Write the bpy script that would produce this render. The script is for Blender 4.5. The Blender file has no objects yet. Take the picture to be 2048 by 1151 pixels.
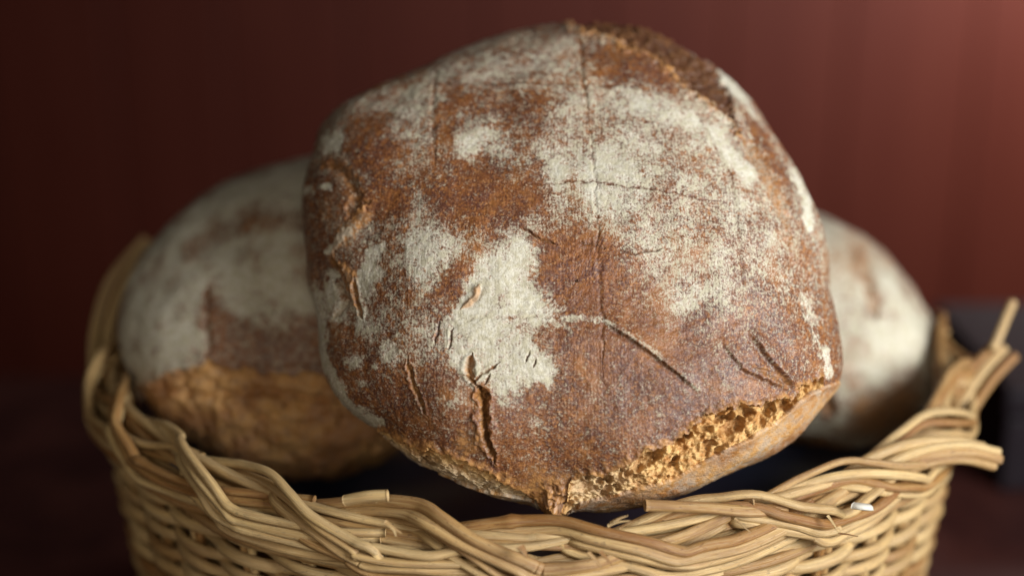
import bpy, math, random
import numpy as np
from mathutils import Vector

# ------------------------------------------------------------------ camera, world, lights
SC = bpy.context.scene
COL = SC.collection
PITCH = math.radians(18.0)
CAM_Z = 0.52                       # table top is z = 0
FPX, CX, CY = 50.0 / 36.0 * 2048.0, 1024.0, 575.5

cam_data = bpy.data.cameras.new("camera")
cam_data.lens = 50.0
cam_data.sensor_width = 36.0
cam_data.clip_start = 0.02
cam_data.clip_end = 60.0
cam_data.dof.use_dof = True
cam_data.dof.focus_distance = 0.704
cam_data.dof.aperture_fstop = 1.9
cam = bpy.data.objects.new("camera", cam_data)
cam.location = (0, 0, CAM_Z)
cam.rotation_euler = (math.pi / 2 - PITCH, 0, 0)
COL.objects.link(cam)
SC.camera = cam

world = bpy.data.worlds.new("World")
SC.world = world
world.use_nodes = True
wb = world.node_tree.nodes["Background"]
wb.inputs[0].default_value = (0.80, 0.86, 1.0, 1)
wb.inputs[1].default_value = 0.02

def area(name, loc, target, sx, sy, power, colour):
    d = bpy.data.lights.new(name, 'AREA')
    d.shape = 'RECTANGLE'; d.size = sx; d.size_y = sy
    d.energy = power; d.color = colour
    o = bpy.data.objects.new(name, d)
    o.location = loc
    v = Vector(target) - Vector(loc)
    o.rotation_euler = v.to_track_quat('-Z', 'Y').to_euler()
    COL.objects.link(o)
    return o

# the window at the right, in front of the basket, and a second pane further back at the right
area("window_light", (1.02, -0.10, 0.70), (0.05, 0.72, 0.20), 0.7, 0.7, 34.0, (0.94, 0.97, 1.0))
area("side_window_light", (1.40, 2.30, 0.95), (1.10, 2.85, 0.40), 0.5, 0.7, 86.0, (0.96, 0.94, 0.93))
area("room_light", (-0.15, -0.65, 0.70), (-0.08, 0.75, 0.20), 0.9, 0.7, 5.6, (1.0, 0.90, 0.76))

SC.view_settings.view_transform = 'Standard'
SC.view_settings.look = 'None'
SC.view_settings.exposure = 0.15
SC.view_settings.gamma = 1.0
SC.render.engine = 'CYCLES'
SC.cycles.use_denoising = True
SC.cycles.max_bounces = 6

# ------------------------------------------------------------------ small maths helpers
CP, SP = math.cos(PITCH), math.sin(PITCH)
FWD = np.array([0, CP, -SP]); UPV = np.array([0, SP, CP]); RGT = np.array([1.0, 0, 0])
ORG = np.array([0, 0, CAM_Z])

def place(px, py, depth):
    """point of the world seen at a photo pixel, at a distance along the view"""
    return ORG + FWD * depth + RGT * ((px - CX) / FPX * depth) + UPV * (-(py - CY) / FPX * depth)

def proj(P):
    q = P - ORG
    d = q @ FWD
    return CX + FPX * (q @ RGT) / d, CY - FPX * (q @ UPV) / d

def hash3(ix, iy, iz, seed):
    h = (ix.astype(np.uint32) * np.uint32(374761393) + iy.astype(np.uint32) * np.uint32(668265263)
         + iz.astype(np.uint32) * np.uint32(2147483647) + np.uint32((seed * 974634777) & 0xffffffff))
    h = (h ^ (h >> np.uint32(13))) * np.uint32(1274126177)
    h = h ^ (h >> np.uint32(16))
    h = h * np.uint32(2246822519)
    h = h ^ (h >> np.uint32(15))
    return (h & np.uint32(0xffffff)).astype(np.float64) / 16777215.0

def vnoise(p, seed=0):
    f = np.floor(p); i = f.astype(np.int64); t = p - f
    t = t * t * t * (t * (t * 6 - 15) + 10)
    out = 0
    for dx in (0, 1):
        wx = t[..., 0] if dx else 1 - t[..., 0]
        for dy in (0, 1):
            wy = t[..., 1] if dy else 1 - t[..., 1]
            for dz in (0, 1):
                wz = t[..., 2] if dz else 1 - t[..., 2]
                out = out + wx * wy * wz * hash3(i[..., 0] + dx, i[..., 1] + dy, i[..., 2] + dz, seed)
    return out - 0.5

def fbm(p, octaves=3, seed=0, gain=0.5):
    a, s = 1.0, 0
    for o in range(octaves):
        s = s + a * vnoise(p * (2.03 ** o) + 17.3 * o + 1000.0, seed + o)
        a *= gain
    return s

def sstep(a, b, x):
    t = np.clip((x - a) / (b - a), 0, 1)
    return t * t * (3 - 2 * t)

def seg_dist(px, py, pts):
    """distance to a polyline, the signed side and the running fraction"""
    best = np.full(px.shape, 1e9); side = np.zeros(px.shape); frac = np.zeros(px.shape)
    n = len(pts) - 1
    for k in range(n):
        (ax, ay), (bx, by) = pts[k], pts[k + 1]
        dx, dy = bx - ax, by - ay
        L = dx * dx + dy * dy + 1e-9
        t = np.clip(((px - ax) * dx + (py - ay) * dy) / L, 0, 1)
        d = np.hypot(px - ax - t * dx, py - ay - t * dy)
        c = (dx * (py - ay) - dy * (px - ax)) / math.sqrt(L)
        m = d < best
        best = np.where(m, d, best); side = np.where(m, c, side); frac = np.where(m, (k + t) / n, frac)
    return best, side, frac

def poly_sd(px, py, pts):
    """signed distance to a closed outline, positive inside"""
    d, _, _ = seg_dist(px, py, pts + [pts[0]])
    ins = np.zeros(px.shape, bool)
    n = len(pts)
    for k in range(n):
        (ax, ay), (bx, by) = pts[k], pts[(k + 1) % n]
        if ay == by: continue
        c = ((ay > py) != (by > py)) & (px < (bx - ax) * (py - ay) / (by - ay) + ax)
        ins ^= c
    return np.where(ins, d, -d)

# ------------------------------------------------------------------ object helpers
def mesh_obj(name, verts, faces, mat, parent=None, attrs=None, smooth=True, origin=None):
    verts = np.asarray(verts, dtype=np.float64)
    if origin is not None: verts = verts - np.asarray(origin)
    me = bpy.data.meshes.new(name)
    if isinstance(faces, np.ndarray):
        nf, k = faces.shape
        me.vertices.add(len(verts)); me.vertices.foreach_set("co", verts.astype(np.float32).ravel())
        me.loops.add(nf * k); me.loops.foreach_set("vertex_index", faces.astype(np.int32).ravel())
        me.polygons.add(nf)
        me.polygons.foreach_set("loop_start", np.arange(0, nf * k, k, dtype=np.int32))
        me.update(calc_edges=True); me.validate()
    else:
        me.from_pydata([tuple(v) for v in verts], [], faces); me.update()
    for nm, a in (attrs or {}).items():
        a = np.asarray(a, dtype=np.float32)
        if a.ndim == 1:
            at = me.attributes.new(nm, 'FLOAT', 'POINT'); at.data.foreach_set("value", a)
        else:
            at = me.attributes.new(nm, 'FLOAT_VECTOR', 'POINT'); at.data.foreach_set("vector", a.ravel())
    if smooth: me.polygons.foreach_set("use_smooth", np.ones(len(me.polygons), dtype=bool))
    me.materials.append(mat)
    o = bpy.data.objects.new(name, me)
    COL.objects.link(o)
    if parent is not None: o.parent = parent
    return o

def thing(name, loc, label, cat, group=None):
    o = bpy.data.objects.new(name, None)
    o.empty_display_size = 0.02
    o.location = tuple(loc)
    COL.objects.link(o)
    o["label"] = label; o["category"] = cat
    if group: o["group"] = group
    return o

def bevel_box(x0, x1, y0, y1, z0, z1, b):
    """box with chamfered edges as verts and faces"""
    import bmesh
    bm = bmesh.new()
    bmesh.ops.create_cube(bm, size=1.0)
    for v in bm.verts:
        v.co = ((x0 + x1) / 2 + v.co.x * (x1 - x0), (y0 + y1) / 2 + v.co.y * (y1 - y0), (z0 + z1) / 2 + v.co.z * (z1 - z0))
    bmesh.ops.bevel(bm, geom=list(bm.edges), offset=b, segments=2, affect='EDGES', profile=0.6)
    bm.verts.index_update()
    vs = [tuple(v.co) for v in bm.verts]; fs = [[v.index for v in f.verts] for f in bm.faces]
    bm.free()
    return vs, fs

# ------------------------------------------------------------------ materials
class NT:
    def __init__(self, name):
        self.m = bpy.data.materials.new(name); self.m.use_nodes = True
        self.t = self.m.node_tree; self.t.nodes.clear()
        self.out = self.n('ShaderNodeOutputMaterial'); self.b = self.n('ShaderNodeBsdfPrincipled')
        self.l(self.b.outputs[0], self.out.inputs[0])
    def n(self, t): return self.t.nodes.new(t)
    def l(self, a, b): self.t.links.new(a, b)
    def put(self, sock, v):
        if hasattr(v, 'node'): self.l(v, sock)
        elif isinstance(v, (tuple, list)) and len(v) == 3 and sock.type == 'RGBA': sock.default_value = (*v, 1)
        else: sock.default_value = v
    def attr(self, name, vec=False):
        a = self.n('ShaderNodeAttribute'); a.attribute_name = name
        return a.outputs['Vector' if vec else 'Fac']
    def math(self, op, a, b=0.0, c=0.0, clamp=False):
        m = self.n('ShaderNodeMath'); m.operation = op; m.use_clamp = clamp
        self.put(m.inputs[0], a); self.put(m.inputs[1], b); self.put(m.inputs[2], c)
        return m.outputs[0]
    def smooth(self, x, a, b):
        m = self.n('ShaderNodeMapRange'); m.interpolation_type = 'SMOOTHSTEP'
        self.put(m.inputs[0], x); self.put(m.inputs[1], a); self.put(m.inputs[2], b)
        return m.outputs[0]
    def mix(self, f, a, b, mode='MIX'):
        m = self.n('ShaderNodeMix'); m.data_type = 'RGBA'; m.blend_type = mode
        self.put(m.inputs[0], f); self.put(m.inputs[6], a); self.put(m.inputs[7], b)
        return m.outputs[2]
    def noise(self, vec, scale, detail=3.0, rough=0.55, dist=0.0):
        m = self.n('ShaderNodeTexNoise'); self.put(m.inputs['Vector'], vec)
        m.inputs['Scale'].default_value = scale; m.inputs['Detail'].default_value = detail
        m.inputs['Roughness'].default_value = rough; m.inputs['Distortion'].default_value = dist
        return m.outputs['Fac']
    def obj(self):
        return self.n('ShaderNodeTexCoord').outputs['Object']
    def scale(self, vec, s):
        m = self.n('ShaderNodeVectorMath'); m.operation = 'MULTIPLY'
        self.put(m.inputs[0], vec); m.inputs[1].default_value = s
        return m.outputs[0]
    def bump(self, h, strength, dist, normal=None):
        m = self.n('ShaderNodeBump'); m.inputs['Strength'].default_value = strength
        m.inputs['Distance'].default_value = dist; self.put(m.inputs['Height'], h)
        if normal is not None: self.l(normal, m.inputs['Normal'])
        return m.outputs[0]
    def done(self, colour, rough, spec=0.5, normal=None):
        self.put(self.b.inputs['Base Color'], colour); self.put(self.b.inputs['Roughness'], rough)
        self.put(self.b.inputs['Specular IOR Level'], spec)
        if normal is not None: self.l(normal, self.b.inputs['Normal'])
        return self.m

def crust_material(name, weave=1.0, flour_col=(0.60, 0.565, 0.455), warm=0.0):
    k = NT(name)
    co = k.attr('coord', True)                       # loaf coordinates in metres
    fl, tear, dark = k.attr('flour'), k.attr('tear'), k.attr('dark')
    n_big = k.noise(co, 55, 3, 0.6)
    n_mid = k.noise(co, 300, 3, 0.62)
    n_fine = k.noise(co, 720, 2, 0.7)
    n_grain = k.noise(co, 1500, 2, 0.7)
    # brown crust: purple brown to orange brown with pale orange specks
    n_sp = k.noise(co, 600, 2, 0.6)
    c = k.mix(k.smooth(n_big, 0.38, 0.62), (0.115, 0.037, 0.018), (0.205, 0.070, 0.019))
    c = k.mix(k.math('MULTIPLY', k.smooth(n_mid, 0.44, 0.62), 0.6), c, (0.285, 0.105, 0.026))
    c = k.mix(k.math('MULTIPLY', k.smooth(n_fine, 0.48, 0.62), 0.55), c, (0.052, 0.019, 0.014))
    c = k.mix(k.math('MULTIPLY', k.smooth(n_sp, 0.57, 0.67), 0.60), c, (0.42, 0.200, 0.070))
    c = k.mix(k.math('MULTIPLY', k.smooth(n_grain, 0.52, 0.62), 0.50), c, (0.040, 0.017, 0.015))
    c = k.mix(k.math('MULTIPLY', k.smooth(k.noise(co, 22, 2, 0.6), 0.44, 0.64), 0.30), c, (0.075, 0.026, 0.016))
    c = k.mix(k.math('MULTIPLY', k.smooth(k.noise(co, 34, 2, 0.6, 0.8), 0.54, 0.70), 0.40), c, (0.34, 0.140, 0.036))
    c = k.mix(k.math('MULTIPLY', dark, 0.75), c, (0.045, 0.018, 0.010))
    # weave print of the proofing cloth: fine upright threads
    sep = k.n('ShaderNodeSeparateXYZ'); k.l(co, sep.inputs[0])
    wob = k.math('MULTIPLY', k.noise(co, 180, 2), 9.0)
    wave = k.math('SINE', k.math('ADD', k.math('MULTIPLY', sep.outputs[0], 2 * math.pi / 0.00165), wob))
    wave2 = k.math('SINE', k.math('ADD', k.math('MULTIPLY', sep.outputs[1], 2 * math.pi / 0.0021), wob))
    wave = k.math('ADD', wave, k.math('MULTIPLY', wave2, 0.35))
    wmask = k.math('MULTIPLY', k.attr('weave'), weave)
    wv = k.math('MULTIPLY', wave, wmask)
    # flour: grains gather where the flour layer is thick
    g = k.math('ADD', k.math('MULTIPLY_ADD', n_grain, 1.9, -0.95), k.math('MULTIPLY_ADD', n_fine, 1.8, -0.9))
    g = k.math('ADD', g, k.math('MULTIPLY_ADD', n_mid, 2.0, -1.0))
    g = k.math('SUBTRACT', g, k.math('MULTIPLY', wv, 0.065))
    cover = k.smooth(k.math('SUBTRACT', fl, k.math('MULTIPLY', g, 0.70)), 0.20, 0.96)
    cover = k.math('MULTIPLY', cover, k.math('SUBTRACT', 1.0, k.math('MULTIPLY', tear, 0.8)))
    fc = k.mix(k.smooth(n_mid, 0.38, 0.6), (flour_col[0] * .80, flour_col[1] * .77, flour_col[2] * .68), flour_col)
    fc = k.mix(k.math('MULTIPLY', k.smooth(n_grain, 0.55, 0.68), 0.45), fc, (0.20, 0.15, 0.10))
    # exposed baked inside (cracks, folds)
    tc = k.mix(k.smooth(n_mid, 0.35, 0.65), (0.19, 0.078, 0.022), (0.46, 0.23, 0.075))
    c = k.mix(tear, c, tc)
    c = k.mix(k.math('MULTIPLY', cover, 0.95), c, fc)
    h = k.math('ADD', k.math('MULTIPLY', n_fine, 0.6), k.math('MULTIPLY', n_grain, 0.5))
    h = k.math('ADD', h, k.math('MULTIPLY', n_mid, 0.8))
    h = k.math('ADD', h, k.math('MULTIPLY', wv, 0.035))
    h = k.math('ADD', h, k.math('MULTIPLY', cover, 0.25))
    rough = k.math('ADD', 0.43, k.math('MULTIPLY', cover, 0.50))
    spec = k.math('SUBTRACT', 0.42, k.math('MULTIPLY', cover, 0.34))
    return k.done(c, rough, spec, k.bump(h, 0.55, 0.0010))

def crumb_material():
    k = NT('crumb')
    co = k.attr('coord', True)
    pale, pit = k.attr('pale'), k.attr('pit')
    n1, n2 = k.noise(co, 160, 3, 0.6), k.noise(co, 620, 3, 0.65)
    c = k.mix(k.smooth(n1, 0.38, 0.62), (0.38, 0.180, 0.052), (0.58, 0.355, 0.135))
    c = k.mix(k.math('MULTIPLY', k.smooth(n2, 0.5, 0.7), 0.6), c, (0.62, 0.42, 0.195))
    c = k.mix(k.math('MULTIPLY', pale, 0.75), c, (0.52, 0.44, 0.30))
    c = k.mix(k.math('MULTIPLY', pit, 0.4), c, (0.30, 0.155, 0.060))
    h = k.math('ADD', k.math('MULTIPLY', n2, 1.0), k.math('MULTIPLY', n1, 0.6))
    return k.done(c, 0.62, 0.30, k.bump(h, 0.8, 0.0012))

def lower_crust_material():
    k = NT('lower_crust')
    co = k.attr('coord', True)
    n0, n1, n2 = k.noise(co, 40, 3), k.noise(co, 220, 3, 0.6), k.noise(co, 900, 2, 0.6)
    c = k.mix(k.smooth(n0, 0.38, 0.62), (0.29, 0.120, 0.032), (0.48, 0.250, 0.078))
    c = k.mix(k.math('MULTIPLY', k.smooth(n1, 0.5, 0.7), 0.6), c, (0.20, 0.085, 0.03))
    c = k.mix(k.math('MULTIPLY', k.smooth(n2, 0.55, 0.72), 0.4), c, (0.55, 0.42, 0.27))
    c = k.mix(k.math('MULTIPLY', k.attr('flour'), k.smooth(n1, 0.35, 0.6)), c, (0.52, 0.47, 0.37))
    return k.done(c, 0.58, 0.35, k.bump(k.math('ADD', n1, n2), 0.6, 0.0008))

def rod_material():
    k = NT('peeled_willow')
    co = k.attr('along', True)                       # x: metres along the rod, y/z: round it
    info = k.n('ShaderNodeObjectInfo').outputs['Random']
    shift = k.n('ShaderNodeVectorMath'); shift.operation = 'ADD'
    k.l(co, shift.inputs[0])
    comb = k.n('ShaderNodeCombineXYZ'); k.put(comb.inputs[0], k.math('MULTIPLY', info, 31.0)); k.put(comb.inputs[1], k.math('MULTIPLY', info, 7.0))
    k.l(comb.outputs[0], shift.inputs[1])
    v = shift.outputs[0]
    streak = k.noise(k.scale(v, (22, 1.7, 1.7)), 1.0, 4, 0.65)
    fibre = k.noise(k.scale(v, (40, 9, 9)), 1.0, 3, 0.6)
    patch = k.noise(k.scale(v, (18, 0.5, 0.5)), 1.0, 2, 0.5)
    spots = k.noise(k.scale(v, (330, 2.6, 2.6)), 1.0, 2, 0.6)
    c = k.mix(k.smooth(patch, 0.40, 0.60), (0.30, 0.140, 0.030), (0.50, 0.300, 0.098))
    c = k.mix(k.math('MULTIPLY', k.smooth(streak, 0.47, 0.58), 0.82), c, (0.19, 0.075, 0.019))
    c = k.mix(k.math('MULTIPLY', k.smooth(fibre, 0.50, 0.64), 0.60), c, (0.66, 0.52, 0.28))
    c = k.mix(k.math('MULTIPLY', k.smooth(spots, 0.62, 0.69), 0.85), c, (0.065, 0.028, 0.014))
    c = k.mix(k.math('MULTIPLY', k.smooth(k.noise(k.scale(v, (34, 0.7, 0.7)), 1.0, 3, 0.6), 0.56, 0.66), 0.55), c, (0.15, 0.062, 0.020))
    c = k.mix(k.smooth(info, 0.0, 1.0), k.mix(0.62, c, (0.20, 0.080, 0.018)), k.mix(0.40, c, (0.66, 0.50, 0.25)))
    rough = k.math('ADD', 0.36, k.math('MULTIPLY', streak, 0.25))
    return k.done(c, rough, 0.45, k.bump(k.math('ADD', fibre, k.math('MULTIPLY', streak, 0.7)), 0.6, 0.0009))

def wood_material(name, a, b, rough=0.3, spec=0.5):
    k = NT(name)
    o = k.obj()
    g = k.noise(k.scale(o, (14, 14, 1.1)), 1.0, 5, 0.6, 0.6)
    info = k.n('ShaderNodeObjectInfo').outputs['Random']
    c = k.mix(k.smooth(g, 0.3, 0.7), a, b)
    c = k.mix(k.math('MULTIPLY', info, 0.04), c, tuple(x * 0.6 for x in a))
    return k.done(c, k.math('ADD', rough, k.math('MULTIPLY', g, 0.15)), spec, k.bump(g, 0.03, 0.001))

def plain_material(name, col, rough, spec=0.4, var=0.3, scale=30):
    k = NT(name)
    n = k.noise(k.obj(), scale, 4, 0.6)
    c = k.mix(k.smooth(n, 0.3, 0.7), tuple(x * (1 - var) for x in col), col)
    return k.done(c, rough, spec, k.bump(n, 0.3, 0.002))

M_CRUST = crust_material('floured_crust')
M_CRUST2 = crust_material('floured_crust_pale', weave=0.3, flour_col=(0.60, 0.565, 0.45))
M_CRUMB = crumb_material()
M_LOWER = lower_crust_material()
M_ROD = rod_material()
M_WALL = wood_material('varnished_red_wood', (0.041, 0.0060, 0.0024), (0.047, 0.0074, 0.0030), 0.48, 0.17)
M_TABLE = wood_material('dark_table_wood', (0.026, 0.007, 0.006), (0.050, 0.014, 0.010), 0.45, 0.25)
M_BLACK = plain_material('black_lacquer', (0.010, 0.006, 0.008), 0.6, 0.15)
M_FLOOR = plain_material('dark_floor_tile', (0.05, 0.03, 0.025), 0.6)
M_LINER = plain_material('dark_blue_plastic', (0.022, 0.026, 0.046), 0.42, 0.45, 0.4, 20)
M_PITH = plain_material('white_split_wood', (0.62, 0.58, 0.49), 0.7, 0.3, 0.08, 200)

# ------------------------------------------------------------------ setting: floor, wall of boards, table
RIM_Z = CAM_Z - 0.320
WALL_Y = 2.85
fl = mesh_obj('floor', [(-3.4, -2, -0.7505), (3.4, -2, -0.7505), (3.4, 3.4, -0.7505), (-3.4, 3.4, -0.7505)], [[0, 1, 2, 3]], M_FLOOR, smooth=False)
fl['kind'] = 'structure'
wv_, wf_ = bevel_box(-3.2, 3.2, WALL_Y + 0.022, WALL_Y + 0.10, -0.75, 1.9, 0.004)
wall = mesh_obj('wall', wv_, wf_, M_WALL, smooth=False)
wall['kind'] = 'structure'
bx = -3.2
rb = random.Random(4)
while bx < 3.18:
    w = rb.uniform(0.21, 0.27)
    v, f = bevel_box(bx + 0.001, min(bx + w, 3.2) - 0.001, WALL_Y + rb.uniform(-0.001, 0.001), WALL_Y + 0.021, -0.745, 1.895, 0.006)
    mesh_obj('board', v, f, M_WALL, parent=wall, smooth=False)
    bx += w

table = thing('table', (0.1, 0.72, -0.75), 'dark red wooden table carrying the wicker basket', 'table')
o_ = table.location
def tpart(name, box, b, mat, root):
    v, f = bevel_box(*box, b)
    return mesh_obj(name, v, f, mat, root, smooth=False, origin=tuple(root.location))
tpart('table_top', (-0.80, 1.0, 0.12, 1.32, -0.034, 0.0), 0.005, M_TABLE, table)
for sx in (-0.72, 0.92):
    for sy in (0.2, 1.24):
        tpart('leg', (sx - 0.03, sx + 0.03, sy - 0.03, sy + 0.03, -0.75, -0.0345), 0.004, M_TABLE, table)

box = thing('black_box', (0.62, 1.16, 0.0), 'low black lidded box on the table right of the basket', 'box')
tpart('box_body', (0.400, 0.86, 1.06, 1.27, 0.0, 0.066), 0.004, M_BLACK, box)
tpart('lid', (0.396, 0.864, 1.056, 1.274, 0.068, 0.092), 0.005, M_BLACK, box)

# ------------------------------------------------------------------ basket
class Rim:
    cx, cy, a, b = 0.012, 0.862, 0.266, 0.247
    def __init__(self):
        t = np.linspace(-math.pi / 2, 1.5 * math.pi, 4001)
        x, y = self.cx + self.a * np.cos(t), self.cy + self.b * np.sin(t)
        s = np.concatenate([[0], np.cumsum(np.hypot(np.diff(x), np.diff(y)))])
        self.L = s[-1]; self.t, self.s = t, s
    def ang(self, s): return np.interp(np.mod(s, self.L), self.s, self.t)
    def at(self, s, r, h):
        """point at arc length s (0 = front, growing to the right), r outward, h above the rim plane"""
        t = self.ang(s)
        nx, ny = np.cos(t) / self.a, np.sin(t) / self.b
        q = np.hypot(nx, ny); nx, ny = nx / q, ny / q
        return np.stack([self.cx + self.a * np.cos(t) + nx * r, self.cy + self.b * np.sin(t) + ny * r, RIM_Z + h + 0 * t], -1)
RIM = Rim()
TAPER = 0.125
def lift(s):                                    # the rim is not quite level
    t = RIM.ang(s)
    front = -math.pi / 2
    q = np.mod(t - front + math.pi, 2 * math.pi) - math.pi
    return -0.0115 * np.exp(-((q - 0.10) / 0.85) ** 2) - 0.0025 * np.exp(-((q - 0.16) / 0.2) ** 2) + 0.0015 * np.sin(5 * t + 1.0)

def spline(pts, n):
    p = np.asarray(pts, float); m = len(p)
    q = np.vstack([2 * p[0] - p[1], p, 2 * p[-1] - p[-2]])
    u = np.linspace(0, m - 1 - 1e-9, n); i = np.floor(u).astype(int); t = (u - i)[:, None]
    a, b, c, d = q[i], q[i + 1], q[i + 2], q[i + 3]
    return 0.5 * (2 * b + (c - a) * t + (2 * a - 5 * b + 4 * c - d) * t ** 2 + (3 * b - a - 3 * c + d) * t ** 3)

def rod_mesh(path, rad, sides=10, closed=False, oval=1.0, seed=0, knots=()):
    n = len(path)
    T = np.roll(path, -1, 0) - np.roll(path, 1, 0) if closed else np.gradient(path, axis=0)
    T /= np.linalg.norm(T, axis=1)[:, None] + 1e-12
    S = np.cross(T, np.array([0.05, 0.03, 1.0])); S /= np.linalg.norm(S, axis=1)[:, None] + 1e-9
    B = np.cross(S, T)
    s = np.concatenate([[0], np.cumsum(np.linalg.norm(np.diff(path, axis=0), axis=1))])
    rr = np.broadcast_to(rad, (n,)).copy()
    rg = np.random.default_rng(seed)
    if closed: rr = rr * (1 + 0.08 * np.sin(2 * math.pi * np.arange(n) / n * 9 + rg.uniform(0, 6)))
    else: rr = rr * (1 + 0.07 * np.sin(s * rg.uniform(40, 80) + rg.uniform(0, 6)))
    for kp in knots: rr = rr * (1 + 0.28 * np.exp(-((s - kp) / 0.0028) ** 2))
    ang = np.linspace(0, 2 * math.pi, sides, endpoint=False)
    prof = 1 + 0.06 * np.sin(2 * ang + rg.uniform(0, 6)) + 0.04 * np.sin(3 * ang + rg.uniform(0, 6))
    V = path[:, None] + (S[:, None] * (np.cos(ang) * prof)[None, :, None] + B[:, None] * (np.sin(ang) * prof * oval)[None, :, None]) * rr[:, None, None]
    al = np.stack([np.repeat(s, sides), np.tile(np.cos(ang), n), np.tile(np.sin(ang), n)], -1)
    V = V.reshape(-1, 3)
    i = np.arange(n if closed else n - 1)[:, None]; j = np.arange(sides)[None]
    i2 = (i + 1) % n; j2 = (j + 1) % sides
    F = np.stack([i * sides + j, i2 * sides + j, i2 * sides + j2, i * sides + j2], -1).reshape(-1, 4)
    if not closed:                               # rough cut ends
        c0, c1 = len(V), len(V) + 1
        V = np.vstack([V, path[0] - T[0] * rad_at(rad, 0) * -0.15, path[-1] - T[-1] * rad_at(rad, -1) * 0.15])
        al = np.vstack([al, [0, 0, 0], [s[-1], 0, 0]])
        caps = []
        for j in range(sides):
            caps.append((c0, (j + 1) % sides, j, j)); caps.append((c1, (n - 1) * sides + j, (n - 1) * sides + (j + 1) % sides, (n - 1) * sides + (j + 1) % sides))
        caps = [c[:3] for c in caps]
        return V, F, caps, al
    return V, F, [], al
def rad_at(r, i): return float(np.atleast_1d(r)[i])

basket = thing('wicker_basket', (RIM.cx, RIM.cy, 0.0), 'round peeled willow basket with thick braided rim holding three loaves', 'basket')
BO = tuple(basket.location)
def rod(name, path, rad, **kw):
    V, F, caps, al = rod_mesh(np.asarray(path), rad, **kw)
    faces = F if not caps else [list(map(int, f)) for f in F] + [list(map(int, c)) for c in caps]
    return mesh_obj(name, V, faces, M_ROD, basket, {'along': al}, origin=BO)

rng = np.random.default_rng(11)
NST = 40
SSP = RIM.L / NST
# upright stakes, in pairs
for i in range(NST):
    for dd in (-0.0032, 0.0032):
        hs = np.linspace(-0.195, -0.010, 14) + lift(i * SSP) * np.linspace(0, 1, 14)
        s0 = i * SSP + dd + rng.uniform(-0.0012, 0.0012)
        rod('stake', RIM.at(np.full(14, s0) + hs * 0.02 * dd / 0.0032, hs * TAPER, hs), 0.0027 * rng.uniform(0.9, 1.1), sides=8, seed=i)
# weavers: in front of one pair of stakes, behind the next
h, row = -0.0270, 0
while h > -0.192:
    n = 430
    s = np.linspace(0, RIM.L, n, endpoint=False)
    amp = 0.0050
    ph = math.pi * (row % 2)
    wob = 0.0010 * np.sin(s * 17 + row * 2.1) + 0.0007 * np.sin(s * 41 + row * 5.3)
    hh = h + wob + lift(s) * max(0.0, 1 + h / 0.11)
    c = np.cos(math.pi * s / SSP + ph)
    c = np.sign(c) * np.abs(c) ** 0.75
    path = RIM.at(s, hh * TAPER + c * amp, hh + 0.0006 * c)
    rod('weaver', path, 0.0031 * rng.uniform(0.86, 1.1), closed=True, seed=row, sides=9, oval=1.12)
    h -= 0.0060 * rng.uniform(0.94, 1.08); row += 1
# base
bv = [(RIM.cx, RIM.cy, 0.006)] + [tuple(RIM.at(np.array([RIM.L * k / 48]), -0.196 * TAPER + 0.001, -0.0)[0][:2]) + (0.006,) for k in range(48)]
bv += [(x, y, 0.001) for x, y, z in bv]
bf = [[0, 1 + k, 1 + (k + 1) % 48] for k in range(48)] + [[49, 50 + (k + 1) % 48, 50 + k] for k in range(48)] + [[1 + k, 50 + k, 50 + (k + 1) % 48, 1 + (k + 1) % 48] for k in range(48)]
mesh_obj('base', bv, bf, M_ROD, basket, {'along': np.array(bv)}, smooth=False, origin=BO)

# braided border: groups of three rods
NG = 21
GP = RIM.L / NG
KEY = np.array([  # s/GP, outward, height
(-0.75, -0.0090, -0.0040), (-0.40, -0.0095, 0.0010), (-0.05, -0.0085, 0.0052), (0.20, -0.0045, 0.0082), (0.36, 0.0020, 0.0078), (0.60, 0.0095, 0.0020),
    (0.84, 0.0125, -0.0056), (0.94, 0.0128, -0.0086), (1.06, 0.0122, -0.0096), (1.34, 0.0102, -0.0092), (1.66, 0.0070, -0.0074), (1.98, 0.0025, -0.0046), (2.28, -0.0030, -0.0016), (2.50, -0.0055, 0.0000)])
for g in range(NG):
    gj = rng.uniform(-0.05, 0.05) * GP
    amp = rng.uniform(0.85, 1.15)
    for j in (-1.5, -0.5, 0.5, 1.5):
        key = KEY.copy()
        key[1:-1, 0] += rng.uniform(-0.05, 0.05, len(KEY) - 2)
        key[:, 1] += rng.uniform(-0.0008, 0.0008, len(KEY))
        key[1:, 2] += rng.uniform(-0.0013, 0.0013, len(KEY) - 1)
        end = len(KEY) - (rng.integers(0, 3) if rng.random() < 0.6 else 0)
        c = spline(key[:end], 80)
        ds = np.gradient(c[:, 0] * GP); dh = np.gradient(c[:, 2])
        q = np.hypot(ds, dh) + 1e-9
        off = 0.0048 * j
        fan = np.clip((c[:, 0] + 0.9) / 0.8, 0.35, 1)
        s = g * GP + gj + c[:, 0] * GP - dh / q * off * fan * 1.3
        hgt = c[:, 2] * amp + ds / q * off * fan
        rad = c[:, 1] - (0.0010 * abs(j))
        path = RIM.at(s, rad + hgt * TAPER * 0.6, hgt + lift(s))
        tap = np.ones(80); tap[-14:] = np.linspace(1, 0.86, 14)
        rod('border_rod', path, 0.00285 * rng.uniform(0.80, 1.15) * tap, seed=int(g * 7 + j * 2 + 5), sides=12, oval=rng.uniform(0.80, 1.0),
            knots=[rng.uniform(0.02, 0.17)] if rng.random() < 0.5 else ())
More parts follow.
